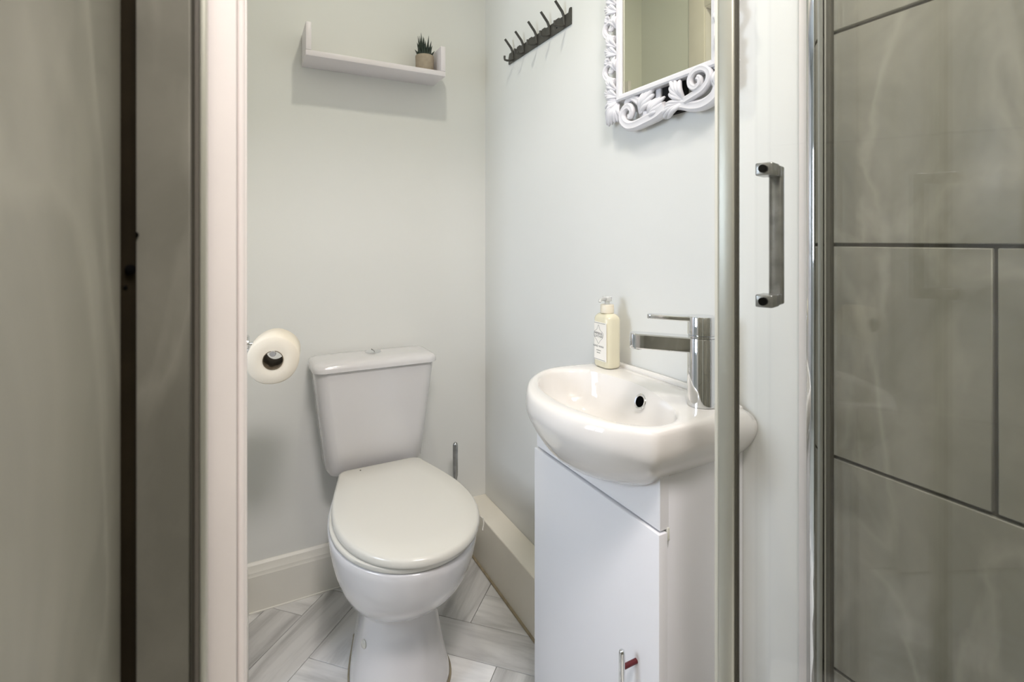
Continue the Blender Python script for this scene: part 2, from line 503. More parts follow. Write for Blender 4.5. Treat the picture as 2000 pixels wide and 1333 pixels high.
# ------------------------------------------------------------------ downlights
def downlight(x, y, power, label, c, R=0.035, name='ceiling_downlight'):
    t = thing(name, (x, y, CZ), label, 'ceiling light')
    lathe('bezel', (x, y, CZ), [(R, -0.0005), (R + 0.010, -0.0005), (R + 0.010, -0.004), (R + 0.002, -0.009), (R, -0.006)], M['chrome'], t, loop=True)
    lathe('lens', (x, y, CZ), [(R - 0.001, -0.001), (R - 0.001, -0.005)], M['lens'], t)
    ld = bpy.data.lights.new('lamp_light', 'AREA'); ld.shape = 'DISK'; ld.size = R * 2; ld.energy = power; ld.color = c
    lo = bpy.data.objects.new('lamp_light', ld); col.objects.link(lo); lo.parent = t; lo.location = (0, 0, -0.012)
downlight(0.32, 0.92, LAMP_ROOM, 'round ceiling downlight above the toilet and basin', (1.0, 0.95, 0.80))
downlight(0.14, -0.14, LAMP_SHOWER, 'wide round ceiling light panel above the shower tray', (1.0, 0.93, 0.935), 0.19, 'ceiling_light_panel')

# ------------------------------------------------------------------ toilet
XC = 0.352
tl = thing('toilet', (XC, 1.35, 0), 'white close-coupled toilet with its lid closed, against the back wall', 'toilet')

def egg(z, hw, yf, yb, yw, hb, n=48, xc=XC, ef=2.0):
    """plan outline: rounded front (superellipse), widest at yw, narrowing to half-width hb at the flat back"""
    pts = []
    for k in range(n + 1):                       # front half, from left widest round the nose to right widest
        a = math.pi + math.pi * k / n
        ca, sa = math.cos(a), math.sin(a)
        pts.append((xc + hw * math.copysign(abs(ca) ** (2 / ef), ca), yw + (yw - yf) * math.copysign(abs(sa) ** (2 / ef), sa), z))
    m = 12
    r = min(0.028, hb * 0.5)
    side = []
    for k in range(1, m + 1):
        t = k / m
        x = hb + (hw - hb) * (1 - t * t * (1.6 - 0.6 * t))
        side.append((x, yw + (yb - r - yw) * t))
    corner = [(hb - r * (1 - math.cos(math.radians(a))), yb - r + r * math.sin(math.radians(a))) for a in (22, 45, 67, 90)]
    right = side + corner
    pts += [(xc + x, y, z) for x, y in right]
    pts += [(xc - x, y, z) for x, y in reversed(right)]
    return pts

def scaled(ring, s, z, cx=XC, cy=1.24):
    return [(cx + (p[0] - cx) * s, cy + (p[1] - cy) * s, z) for p in ring]

# pan: bowl swelling over a flared pedestal
rings = []
for z, hw, yf, yw, hb, yb in ((0.0, 0.122, 1.145, 1.27, 0.082, 1.47), (0.012, 0.121, 1.146, 1.27, 0.082, 1.47), (0.05, 0.112, 1.157, 1.27, 0.076, 1.47), (0.10, 0.101, 1.172, 1.27, 0.07, 1.46),
                              (0.15, 0.0935, 1.186, 1.27, 0.066, 1.45), (0.185, 0.0905, 1.194, 1.27, 0.062, 1.44), (0.196, 0.092, 1.19, 1.27, 0.062, 1.44), (0.207, 0.099, 1.175, 1.265, 0.065, 1.45),
                              (0.225, 0.116, 1.145, 1.26, 0.072, 1.46), (0.25, 0.133, 1.112, 1.25, 0.072, 1.47), (0.28, 0.148, 1.082, 1.25, 0.08, 1.48), (0.315, 0.161, 1.056, 1.25, 0.092, 1.50),
                              (0.35, 0.169, 1.040, 1.25, 0.11, 1.53), (0.38, 0.173, 1.030, 1.25, 0.117, 1.54), (0.397, 0.174, 1.028, 1.25, 0.118, 1.54)):
    rings.append(egg(z, hw, yf, yb, yw, hb))
rings.append(egg(0.4015, 0.171, 1.031, 1.538, 1.25, 0.115))
loft('pan', rings, M['ceramic'], tl, smooth=60)
loft('cistern_shelf', [rrect(XC - 0.085, XC + 0.11, 1.47, 1.695, 0.03, 0.30), rrect(XC - 0.10, XC + 0.12, 1.47, 1.695, 0.03, 0.385), rrect(XC - 0.10, XC + 0.12, 1.472, 1.693, 0.03, 0.407)], M['ceramic'], tl)
# seat and lid
so = egg(0.404, 0.174, 1.026, 1.50, 1.25, 0.12, ef=2.05)
loft('seat', [scaled(so, 0.975, 0.4035), scaled(so, 0.988, 0.406), scaled(so, 0.988, 0.4135), scaled(so, 0.975, 0.4155)], M['seat'], tl, smooth=50)
lo_ = egg(0.42, 0.171, 1.017, 1.522, 1.25, 0.122, xc=XC + 0.006, ef=2.05)
lc = XC + 0.006
loft('lid', [scaled(lo_, 0.97, 0.4165, lc), scaled(lo_, 0.995, 0.4185, lc), scaled(lo_, 1.0, 0.424, lc), scaled(lo_, 0.997, 0.430, lc), scaled(lo_, 0.985, 0.435, lc), scaled(lo_, 0.955, 0.4378, lc), scaled(lo_, 0.7, 0.4395, lc), scaled(lo_, 0.3, 0.440, lc)], M['seat'], tl, smooth=60)
for hx in (-0.07, 0.08):
    tube('hinge', [(XC + hx - 0.02, 1.519, 0.417), (XC + hx + 0.02, 1.519, 0.417)], 0.009, M['seat'], tl)
tube('buffer_clip', [(0.5235, 1.165, 0.407), (0.529, 1.16, 0.404), (0.529, 1.157, 0.392), (0.5225, 1.15, 0.380)], 0.0014, M['seat'], tl, ns=6)
lathe('lid_pip', (0.297, 1.492, 0.4389), [(0.0022, 0), (0.0018, 0.0008), (0.0, 0.001)], M['rubber'], tl, ns=10)
# cistern
cb = [rrect(0.224, 0.49, 1.552, 1.688, 0.03, 0.408), rrect(0.215, 0.499, 1.540, 1.69, 0.035, 0.425), rrect(0.206, 0.508, 1.534, 1.69, 0.036, 0.50), rrect(0.192, 0.521, 1.528, 1.69, 0.036, 0.61), rrect(0.180, 0.534, 1.524, 1.69, 0.036, 0.716)]
cs = loft('cistern', cb, M['ceramic'], tl, smooth=50)
def lidring(i, z):
    return rrect(0.174 + i, 0.540 - i, 1.515 + i, 1.692 - i, 0.034, z)
cl = loft('cistern_lid', [lidring(0.004, 0.7165), lidring(0.0, 0.7185), lidring(0.0, 0.727), lidring(0.002, 0.734), lidring(0.008, 0.7395), lidring(0.018, 0.742), lidring(0.05, 0.7435)], M['ceramic'], cs, smooth=50)
bx, by = 0.362, 1.625
fb = lathe('flush_button', (bx, by, 0.7425), [(0.024, 0.0), (0.024, 0.004), (0.021, 0.0065), (0.0, 0.0075)], M['chrome'], tl)
box('button_split', bx - 0.0006, bx + 0.0006, by - 0.021, by + 0.021, 0.7444, 0.7503, M['rubber'], fb)
lathe('screw_cap', (0.2585, 1.25, 0.128), [(0.010, -0.006), (0.010, 0.003), (0.007, 0.006), (0.0, 0.007)], M['seat'], tl, (-1, -0.3, 0.12), 16)
bs = egg(0.0, 0.122, 1.145, 1.47, 1.27, 0.082)
bm = bmesh.new()
rr_ = []
for (s, z) in ((1.0, 0.0), (1.032, 0.0), (1.03, 0.003), (1.0, 0.009)):
    rr_.append(scaled(bs, s, z + 0.0004, XC, 1.30))
add_loft(bm, rr_, False, False)
finish('base_sealant', bm, M['caulk'], tl, smooth=50)

# ------------------------------------------------------------------ toilet brush
br = thing('toilet_brush', (0.628, 1.60, 0), 'chrome-handled toilet brush standing behind the toilet', 'toilet brush')
lathe('holder', (0.628, 1.60, 0.001), [(0.042, 0), (0.044, 0.004), (0.044, 0.11), (0.041, 0.112), (0.041, 0.01)], M['chrome'], br)
tube('handle', [(0.628, 1.60, 0.06), (0.628, 1.60, 0.30), (0.628, 1.60, 0.31), (0.628, 1.60, 0.41), (0.628, 1.60, 0.4175), (0.628, 1.60, 0.4205)], [0.006, 0.006, 0.0085, 0.0085, 0.0065, 0.003], M['handle'], br, ns=16)
lathe('bristles', (0.628, 1.60, 0.015), [(0.02, 0), (0.036, 0.02), (0.036, 0.06), (0.02, 0.08)], M['seat'], br, ns=20)

# ------------------------------------------------------------------ toilet roll and holder on the left wall
RC = Vector((0.0585, 1.235, 0.832)); RA = Vector((0.11, 0.985, 0.02)).normalized()
hd = thing('toilet_roll_holder', (0.0, 1.39, 0.86), 'slim chrome toilet roll holder arm on the left wall', 'toilet roll holder')
rb = RC + RA * 0.115
top_in = Vector((0, 0, 0.0155))
tube('arm', [(0.004, rb.y + 0.004, 0.851), (0.03, rb.y + 0.004, 0.851), tuple(rb + top_in + Vector((-0.01, 0.004, 0.002))), tuple(rb + top_in), tuple(rb + top_in - RA * 0.02), tuple(RC + top_in - RA * 0.004)], 0.0042, M['chrome'], hd, ns=12)
lathe('wall_plate', (0.0075, rb.y + 0.004, 0.851), [(0.022, 0), (0.022, 0.004), (0.018, 0.007)], M['chrome'], hd, (1, 0, 0))
lathe('end_stop', tuple(RC + top_in - RA * 0.006), [(0.0058, 0), (0.0065, 0.002), (0.0065, 0.006), (0.005, 0.008)], M['chrome'], hd, tuple(RA), 16)
ro = thing('toilet_roll', tuple(RC + Vector((0, 0.05, -0.054))), 'half-used cream toilet roll on the holder by the white post', 'toilet roll')
bm = bmesh.new()
ns = 48
rings = []
rnd = [0.0535 * (1 + 0.016 * math.sin(2 * math.pi * k / ns * 2 + 0.6) + 0.010 * math.sin(2 * math.pi * k / ns * 5)) for k in range(ns)]
ref = RA.cross(Vector((0, 0, 1))).normalized(); up_ = ref.cross(RA).normalized()
def rring(fr, h):
    return [RC + RA * h + ref * (fr(k) * math.cos(2 * math.pi * k / ns)) + up_ * (fr(k) * math.sin(2 * math.pi * k / ns)) for k in range(ns)]
inner = lambda k: 0.0212
rings = [rring(inner, 0.001), rring(lambda k: 0.03, 0.0), rring(lambda k: rnd[k] - 0.003, 0.0), rring(lambda k: rnd[k], 0.003), rring(lambda k: rnd[k], 0.095), rring(lambda k: rnd[k] - 0.003, 0.098), rring(inner, 0.098)]
add_loft(bm, rings + [rings[0]], False, False); bmesh.ops.remove_doubles(bm, verts=bm.verts, dist=1e-6)
finish('paper', bm, M['paper'], ro, smooth=50)
lathe('cardboard_core', tuple(RC), [(0.0210, 0.0), (0.0210, 0.097), (0.0198, 0.097), (0.0198, 0.0)], M['card'], ro, tuple(RA), 40, loop=True)

# ------------------------------------------------------------------ U-shaped shelf and potted succulent
sh = thing('wall_shelf', (0.372, 1.64, 1.63), 'white U-shaped floating shelf high on the back wall', 'shelf')
box('shelf_board', 0.161, 0.586, 1.581, WY - 0.0005, 1.63, 1.646, M['shelf'], sh, 0.001)
box('side_panel', 0.161, 0.176, 1.581, WY - 0.0005, 1.6465, 1.727, M['shelf'], sh, 0.001)
box('side_panel', 0.571, 0.586, 1.581, WY - 0.0005, 1.6465, 1.727, M['shelf'], sh, 0.001)

PX, PY, PZ = 0.534, 1.637, 1.6465
pl = thing('potted_succulent', (PX, PY, PZ), 'small dark green succulent in a round beige concrete pot on the shelf', 'potted plant')
lathe('pot', (PX, PY, PZ), [(0.0275, 0.0), (0.029, 0.002), (0.0305, 0.056), (0.030, 0.058), (0.0275, 0.058), (0.0265, 0.048), (0.0, 0.048)], M['concrete'], pl, ns=40)
lathe('soil', (PX, PY, PZ + 0.0482), [(0.0262, 0.0), (0.0258, 0.003), (0.0, 0.004)], M['soil'], pl)
cr, sr_ = math.cos(YAW), math.sin(YAW)
tips = [(-0.012, 0.079, 0.0), (-0.0215, 0.066, -0.006), (-0.0145, 0.0635, -0.012), (-0.0237, 0.043, -0.010), (-0.032, 0.0215, -0.004), (0.013, 0.0705, 0.004), (0.023, 0.0485, -0.006),
        (0.0268, 0.032, -0.012), (0.032, 0.020, 0.006), (-0.026, 0.023, 0.012), (0.0046, 0.049, -0.012), (-0.002, 0.060, -0.018), (0.008, 0.056, 0.014), (-0.010, 0.050, 0.016), (-0.004, 0.066, 0.008),
        (0.015, 0.040, -0.018), (-0.018, 0.034, -0.018), (0.004, 0.034, -0.024), (-0.006, 0.045, -0.022), (0.020, 0.030, 0.016)]
for k, (dx, dz, dd) in enumerate(tips):
    tip = Vector((PX + dx * cr + dd * sr_, PY - dx * sr_ + dd * cr, PZ + 0.058 + dz))
    b0 = Vector((PX + (dx * 0.32) * cr + dd * 0.4 * sr_, PY - dx * 0.32 * sr_ + dd * 0.4 * cr, PZ + 0.049))
    mid = b0.lerp(tip, 0.45) + Vector((dx * 0.10, 0, 0.004))
    path = spline([b0, mid, tip], 5)
    n_ = len(path) - 1
    rad_ = [0.0068 * (1 - (i / n_) ** 2.2) * (0.75 + 0.5 * math.sin(math.pi * min(1, i / n_ * 1.6))) + 0.0003 for i in range(n_ + 1)]
    out_ = Vector((dx * cr + dd * sr_, -dx * sr_ + dd * cr, 0.02)).normalized()
    tube('leaf', path, rad_, M['leaf'], pl, ns=6, squash=0.75)

# ------------------------------------------------------------------ coat hook rail on the right wall
hk = thing('coat_hook_rail', (WX, 1.325, 1.675), 'dark grey metal coat rail with five hooks on the right wall', 'coat hooks')
bm = bmesh.new()
y0_, y1_ = 1.143, 1.507
outl = [(y0_, 1.677), (y1_, 1.677), (y1_, 1.699)]
hooks_y = [1.173, 1.249, 1.322, 1.403, 1.473]
top = []
for a, b in zip(reversed(hooks_y[1:]), reversed(hooks_y[:-1])):
    mid = (a + b) / 2
    top += [(a - 0.012, 1.7115), (mid + 0.012, 1.7115), (mid + 0.008, 1.716), (mid - 0.008, 1.716), (mid - 0.012, 1.7115)]
outl += [(y1_ - 0.006, 1.7115)] + top + [(y0_ + 0.012, 1.7115), (y0_ + 0.008, 1.722), (y0_, 1.722)]
add_loft(bm, [[(WX - 0.0005, y, z) for y, z in outl], [(WX - 0.0045, y, z) for y, z in outl]])
finish('rail_plate', bm, M['gunmetal'], hk)
for hy in hooks_y:
    h_ = tube('hook', [Vector((WX - d, hy, z)) for d, z in ((0.0052, 1.683), (0.0062, 1.695), (0.0075, 1.709), (0.0125, 1.7195), (0.021, 1.729), (0.0285, 1.7375), (0.035, 1.7445))], [0.0042, 0.0042, 0.0041, 0.0040, 0.0039, 0.0038, 0.0036], M['gunmetal'], hk, ns=10)
    tube('lower_prong', [Vector((WX - d, hy, z)) for d, z in ((0.0052, 1.683), (0.014, 1.6785), (0.028, 1.6765), (0.0355, 1.678), (0.0365, 1.684), (0.0362, 1.690))], 0.0036, M['gunmetal'], h_, ns=8)
for sy_ in (1.211, 1.4375):
    lathe('screw', (WX - 0.0045, sy_, 1.693), [(0.004, 0), (0.004, 0.0006), (0.002, 0.0012)], M['black'], hk, (-1, 0, 0), 12)

# ------------------------------------------------------------------ carved mirror on the right wall
GY0, GY1, GZ0, GZ1 = 0.661, 0.911, 1.427, 1.80
mi = thing('wall_mirror', (WX, 0.786, 1.345), 'small wall mirror in an ornate carved white frame', 'mirror')
box('mirror_glass', WX - 0.020, WX - 0.016, GY0 - 0.004, GY1 + 0.004, GZ0 - 0.004, GZ1 + 0.004, M['mirror'], mi)
box('backing_board', WX - 0.0155, WX - 0.0015, GY0 - 0.012, GY1 + 0.012, GZ0 - 0.012, GZ1 + 0.012, M['felt'], mi)
# black felt strip behind the pierced carving at the bottom
box('felt_strip', WX - 0.012, WX - 0.0015, 0.735, 0.80, 1.352, GZ0 - 0.013, M['felt'], mi)
# stepped inner moulding
bm = bmesh.new()
def ringbox(i, x):
    return [(x, GY0 - i, GZ0 - i), (x, GY1 + i, GZ0 - i), (x, GY1 + i, GZ1 + i), (x, GY0 - i, GZ1 + i)]
add_loft(bm, [ringbox(0.0, WX - 0.0205), ringbox(0.0, WX - 0.0235), ringbox(0.003, WX - 0.0245), ringbox(0.005, WX - 0.029), ringbox(0.012, WX - 0.030), ringbox(0.0155, WX - 0.027), ringbox(0.0155, WX - 0.002)], False, False)
finish('inner_moulding', bm, M['carved'], mi)

UPM = (-1, 0, 0)
def W3(a, d=0.022):
    return Vector((WX - d, a[0], a[1]))
def scroll(pts, r0, r1, d=0.02, sq=1.0, n=7, name='scroll', rise=None):
    path = spline([W3(p, d) for p in pts], n)
    k = len(path) - 1
    rad_ = [r0 + (r1 - r0) * (i / k) for i in range(k + 1)]
    if rise:
        path = [p + Vector((-rise * (i / k), 0, 0)) for i, p in enumerate(path)]
    return tube(name, path, rad_, M['carved'], mi, up=UPM, ns=12, squash=sq, groove=0.35)
def spiral(cx, cz, r, a0, turns, sgn=1, n=14):
    return [(cx + r * (1 - 0.78 * k / n) * math.cos(math.radians(a0) + sgn * turns * 2 * math.pi * k / n),
             cz + r * (1 - 0.78 * k / n) * math.sin(math.radians(a0) + sgn * turns * 2 * math.pi * k / n)) for k in range(n + 1)]
def acanthus(base, tip, width, lobes=5, d=0.02, curl=0.0):
    """fan of rounded ridges spreading from base to a lobed edge"""
    B, T = Vector(base), Vector(tip)
    ax = T - B; L = ax.length; ax = ax.normalized(); pe = Vector((-ax.y, ax.x))
    bm = bmesh.new()
    for k in range(lobes):
        t = (k / (lobes - 1) - 0.5) * 2
        ln = L * (1 - 0.32 * abs(t))
        e = B + ax * ln + pe * (t * width)
        m1 = B + ax * (ln * 0.5) + pe * (t * width * (0.55 + curl * t))
        path = spline([W3(B, d - 0.003), W3(m1, d + 0.006), W3(e, d)], 6)
        n_ = len(path) - 1
        wv = width * 2 / lobes * 0.78
        rad_ = [wv * (0.35 + 0.75 * math.sin(math.pi * (0.12 + 0.70 * i / n_))) * (1 if i < n_ else 0.55) for i in range(n_ + 1)]
        add_tube(bm, path, rad_, up=UPM, ns=10, squash=min(1.0, 0.006 / wv + 0.2), groove=0.0)
    return finish('acanthus_leaf', bm, M['carved'], mi, smooth=50)

# bottom rail of carving (Y runs from 0.97 at the left to 0.59 at the right as seen)
scroll([(0.775, 1.366), (0.80, 1.356), (0.83, 1.351), (0.862, 1.347), (0.888, 1.350), (0.906, 1.363), (0.911, 1.377), (0.903, 1.391), (0.888, 1.393), (0.879, 1.383), (0.882, 1.372), (0.891, 1.371)], 0.0145, 0.006, 0.021, 0.95)
scroll([(0.838, 1.372), (0.85, 1.39), (0.868, 1.405), (0.884, 1.412), (0.898, 1.405), (0.90, 1.394)], 0.011, 0.006, 0.019, 0.95)
acanthus((0.858, 1.372), (0.810, 1.416), 0.018, 5, 0.020)
acanthus((0.83, 1.356), (0.778, 1.388), 0.015, 5, 0.023)
scroll([(0.842, 1.365), (0.815, 1.358), (0.79, 1.352)], 0.011, 0.006, 0.018, 0.8)
box('frame_block', WX - 0.016, WX - 0.002, 0.797, 0.812, 1.37, GZ0 - 0.0155, M['carved'], mi, 0.001)
box('frame_block', WX - 0.016, WX - 0.002, 0.782, 0.797, 1.347, 1.362, M['carved'], mi, 0.001)
# right-hand big scroll
scroll([(0.765, 1.368), (0.735, 1.362), (0.705, 1.352), (0.678, 1.350), (0.655, 1.358), (0.645, 1.375), (0.652, 1.392)], 0.010, 0.0135, 0.020, 0.9)
scroll([(0.722, 1.366), (0.70, 1.371), (0.678, 1.377), (0.664, 1.389), (0.663, 1.404), (0.676, 1.415), (0.694, 1.415), (0.706, 1.404), (0.705, 1.391), (0.694, 1.383), (0.683, 1.387), (0.681, 1.396), (0.687, 1.401)], 0.0085, 0.0055, 0.024, 1.0, rise=0.006)
acanthus((0.728, 1.368), (0.762, 1.416), 0.017, 5, 0.024)
acanthus((0.727, 1.366), (0.794, 1.352), 0.015, 5, 0.023)
acanthus((0.70, 1.396), (0.721, 1.394), 0.009, 4, 0.018)
scroll([(0.655, 1.408), (0.648, 1.419), (0.64, 1.409), (0.634, 1.392)], 0.008, 0.005, 0.016, 0.9)
# corners
for yc, sg in ((0.915, 1), (0.657, -1)):
    acanthus((yc + sg * 0.012, 1.412), (yc + sg * 0.048, 1.362), 0.020, 6, 0.024)
    acanthus((yc + sg * 0.010, 1.408), (yc + sg * 0.016, 1.362), 0.012, 4, 0.022)
    acanthus((yc + sg * 0.012, 1.415), (yc + sg * 0.056, 1.408), 0.016, 5, 0.023)
# sides: alternating scrolls and leaves climbing the frame
for base_y, sg in ((0.9265, 1), (0.6455, -1)):
    z = 1.422
    while z < 1.82:
        acanthus((base_y + sg * 0.000, z + 0.002), (base_y + sg * 0.044, z + 0.026), 0.015, 6, 0.027)
        acanthus((base_y + sg * 0.000, z + 0.018), (base_y + sg * 0.034, z + 0.052), 0.011, 4, 0.030)
        scroll([(base_y + sg * y, z + zz) for y, zz in ((0.002, 0.036), (0.016, 0.042), (0.032, 0.052), (0.040, 0.066), (0.034, 0.080), (0.020, 0.083), (0.011, 0.073), (0.015, 0.063), (0.024, 0.066))], 0.0085, 0.0042, 0.027, 1.1)
        acanthus((base_y + sg * 0.002, z + 0.062), (base_y + sg * 0.010, z + 0.100), 0.009, 4, 0.026)
        acanthus((base_y + sg * 0.022, z + 0.083), (base_y + sg * 0.040, z + 0.104), 0.010, 4, 0.025)
        z += 0.098
# top rail (above the frame of the picture)
for yc in (0.72, 0.786, 0.852):
    acanthus((yc, GZ1 + 0.016), (yc, GZ1 + 0.07), 0.026, 7, 0.018)
for yc, sg in ((0.70, 1), (0.872, -1)):
    scroll(spiral(yc, GZ1 + 0.045, 0.026, 90, 1.3, sg), 0.009, 0.004, 0.018, 0.9)

# ------------------------------------------------------------------ basin on its vanity cabinet
outer = [(0.7835, 0.999), (0.70, 0.9995), (0.63, 0.996), (0.585, 0.978), (0.548, 0.950), (0.515, 0.915), (0.482, 0.858), (0.4665, 0.80), (0.4665, 0.745), (0.477, 0.69), (0.498, 0.638), (0.522, 0.605), (0.538, 0.587), (0.543, 0.5815), (0.549, 0.5785), (0.560, 0.5776), (0.60, 0.5775), (0.69, 0.579), (0.7835, 0.580)]
innr = [(0.506, 0.80), (0.507, 0.74), (0.518, 0.68), (0.538, 0.633), (0.572, 0.605), (0.614, 0.606), (0.648, 0.634), (0.672, 0.680), (0.694, 0.74), (0.706, 0.80), (0.703, 0.86), (0.690, 0.912), (0.660, 0.950), (0.620, 0.966), (0.582, 0.955), (0.546, 0.920), (0.518, 0.865)]
BCX, BCY = 0.60, 0.785
def dens(poly, n, closed=True):
    return [(p.x, p.y) for p in spline([(a, b, 0) for a, b in poly], n, closed)]
o_d = []
seg = spline([(a, b, 0) for a, b in outer], 8, False)
o_d = [(p.x, p.y) for p in seg]
i_d = dens(innr, 8)
def polar(poly, N=128):
    out = []
    m = len(poly)
    for k in range(N):
        a = 2 * math.pi * k / N
        dx, dy = math.cos(a), math.sin(a)
        best = None
        for i in range(m):
            (x1, y1), (x2, y2) = poly[i], poly[(i + 1) % m]
            ex, ey = x2 - x1, y2 - y1
            den = dx * ey - dy * ex
            if abs(den) < 1e-12: continue
            t = ((x1 - BCX) * ey - (y1 - BCY) * ex) / den
            s = ((x1 - BCX) * dy - (y1 - BCY) * dx) / den
            if t > 0 and -1e-9 <= s <= 1 + 1e-9 and (best is None or t > best):
                best = t
        out.append((BCX + dx * best, BCY + dy * best))
    return out
PO, PI_ = polar(o_d), polar(i_d)
def belly(sx, sy, z):
    return [(0.7835 - (0.7835 - x) * sx, 0.79 + (y - 0.79) * sy, z) for x, y in PO]
def mixr(t, z):
    return [(a[0] + (b[0] - a[0]) * t, a[1] + (b[1] - a[1]) * t, z) for a, b in zip(PO, PI_)]
def inring(s, z, dx=0.0):
    cx, cy = 0.60 + dx, 0.785
    return [(cx + (x - 0.60) * s, cy + (y - 0.785) * s, z) for x, y in PI_]
RZ = 0.806
rings = [belly(0.60, 0.10, 0.658), belly(0.68, 0.30, 0.6625), belly(0.765, 0.50, 0.673), belly(0.835, 0.665, 0.688), belly(0.895, 0.80, 0.707), belly(0.94, 0.895, 0.729), belly(0.968, 0.95, 0.745), belly(0.985, 0.982, 0.757), belly(0.996, 0.997, 0.767), belly(1.0, 1.0, RZ - 0.030)]
rings += [mixr(0.012, RZ - 0.0225), mixr(0.042, RZ - 0.0145), mixr(0.09, RZ - 0.0078), mixr(0.16, RZ - 0.003), mixr(0.26, RZ - 0.0004), mixr(0.5, RZ + 0.0005), mixr(0.85, RZ), mixr(1.0, RZ - 0.002)]
rings += [inring(0.985, RZ - 0.008), inring(0.96, RZ - 0.024), inring(0.92, RZ - 0.046), inring(0.85, RZ - 0.068), inring(0.72, RZ - 0.085), inring(0.5, RZ - 0.096), inring(0.25, RZ - 0.101), inring(0.11, RZ - 0.103)]
ba = thing('wash_basin', (0.64, 0.79, 0.667), 'white ceramic cloakroom basin with a bowed front set on the vanity cabinet', 'basin')
loft('bowl', rings, M['basin'], ba, smooth=60)
# low upstand ridge along the wall
tube('back_ridge', [(WX - 0.011, 0.605, RZ - 0.005), (WX - 0.011, 0.63, RZ), (WX - 0.011, 0.79, RZ + 0.001), (WX - 0.011, 0.97, RZ), (WX - 0.011, 0.985, RZ - 0.004)], [0.003, 0.007, 0.0075, 0.0075, 0.004], M['basin'], ba, ns=14)
ov = Vector((0.6955, 0.776, 0.776)); ovn = Vector((-0.93, 0.0, 0.36)).normalized()
lathe('overflow_ring', tuple(ov), [(0.0105, -0.006), (0.0155, -0.006), (0.0155, 0.0022), (0.014, 0.0036), (0.011, 0.003)], M['chrome'], ba, tuple(ovn), 28, loop=True)
lathe('overflow_hole', tuple(ov), [(0.0104, -0.008), (0.0104, 0.0012)], M['black'], ba, tuple(ovn), 24)
lathe('waste', (0.60, 0.785, RZ - 0.1035), [(0.030, 0.0), (0.030, 0.002), (0.024, 0.0035), (0.010, 0.004), (0.0, 0.004)], M['chrome'], ba)

vc = thing('vanity_cabinet', (0.68, 0.80, 0), 'narrow glossy white vanity cabinet under the basin', 'cabinet')
box('side_board', 0.604, WX - 0.0005, 0.612, 0.628, 0.0, 0.762, M['cabinet'], vc, 0.001)
box('side_board', 0.604, WX - 0.0005, 0.972, 0.988, 0.172, 0.762, M['cabinet'], vc, 0.001)
box('base_board', 0.604, 0.70, 0.6285, 0.9715, 0.06, 0.076, M['cabinet'], vc)
box('plinth', 0.625, 0.641, 0.6285, 0.9715, 0.0, 0.0595, M['cabinet'], vc)
fas = [(0.6085, 0.634), (0.9915, 0.634), (0.9915, 0.752)]
for hwid, z in ((0.178, 0.728), (0.155, 0.706), (0.125, 0.689), (0.085, 0.675), (0.04, 0.665), (-0.04, 0.665), (-0.085, 0.675), (-0.125, 0.689), (-0.155, 0.706), (-0.172, 0.728)):
    fas.append((0.79 + hwid, z))
fas.append((0.6085, 0.752))
bm = bmesh.new()
add_loft(bm, [[(0.585, y, z) for y, z in fas], [(0.6035, y, z) for y, z in fas]])
finish('fascia', bm, M['cabinet'], vc)
dr = box('cabinet_door', 0.580, 0.5985, 0.6055, 0.9945, 0.03, 0.630, M['cabinet'], vc, 0.0015)
box('hinge_bumper', 0.5995, 0.604, 0.6065, 0.6115, 0.615, 0.636, M['clearseal'], vc, 0.001)
hn = tube('bar_handle', [(0.5495, 0.658, 0.272), (0.5495, 0.658, 0.276), (0.5495, 0.658, 0.42), (0.5495, 0.658, 0.4235), (0.5495, 0.658, 0.425)], [0.0035, 0.005, 0.005, 0.004, 0.002], M['chrome'], dr, ns=16)
for hz in (0.395, 0.302):
    tube('handle_post', [(0.5495, 0.658, hz), (0.5797, 0.658, hz)], 0.0042, M['redplastic'], dr, ns=12)

# ------------------------------------------------------------------ mixer tap
TXX, TYY = 0.713, 0.640
ta = thing('mixer_tap', (TXX, TYY, RZ), 'chrome single-lever mixer tap at the near corner of the basin', 'tap')
lathe('tap_body', (TXX, TYY, RZ + 0.001), [(0.0245, 0.0), (0.0245, 0.116), (0.0238, 0.118)], M['chrome'], ta, ns=48)
lathe('collar', (TXX, TYY, RZ + 0.1195), [(0.0232, 0.0), (0.0232, 0.004)], M['chrome'], ta, ns=48)
lathe('cartridge_cap', (TXX, TYY, RZ + 0.124), [(0.0235, 0.0), (0.0245, 0.001), (0.0245, 0.030), (0.0235, 0.0325), (0.0, 0.033)], M['chrome'], ta, ns=48)
sd = Vector((-0.627, 0.779, 0)); sp_ = Vector((0.779, 0.627, 0))
T0 = Vector((TXX, TYY, 0))
def bar(name, L0, L1, hw0, hw1, z0, z1, m, parent, bev):
    bm = bmesh.new()
    n_ = 8
    top_o = [(L0, -hw0), ] + [(L1 - hw1 + hw1 * math.sin(math.radians(a)), -hw1 * math.cos(math.radians(a))) for a in range(0, 181, 15)] + [(L0, hw0)]
    rings_ = []
    for z, ins in ((z0, bev), (z0 + bev, 0), (z1 - bev, 0), (z1, bev)):
        ring = []
        for (l, w) in top_o:
            l2 = min(l, L1 - ins); w2 = w * (1 - ins / max(hw0, hw1))
            q = T0 + sd * l2 + sp_ * w2
            ring.append((q.x, q.y, z))
        rings_.append(ring)
    add_loft(bm, rings_)
    return finish(name, bm, m, parent, smooth=35)
bar('spout', 0.012, 0.126, 0.0165, 0.0155, 0.8985, 0.9255, M['chrome'], ta, 0.002)
q = T0 + sd * 0.111
lathe('aerator', (q.x, q.y, 0.8955), [(0.0085, 0.0), (0.0095, 0.001), (0.0095, 0.003)], M['chrome'], ta, ns=24)
bar('lever', 0.010, 0.094, 0.0165, 0.0085, 0.9535, 0.9615, M['chrome'], ta, 0.0015)

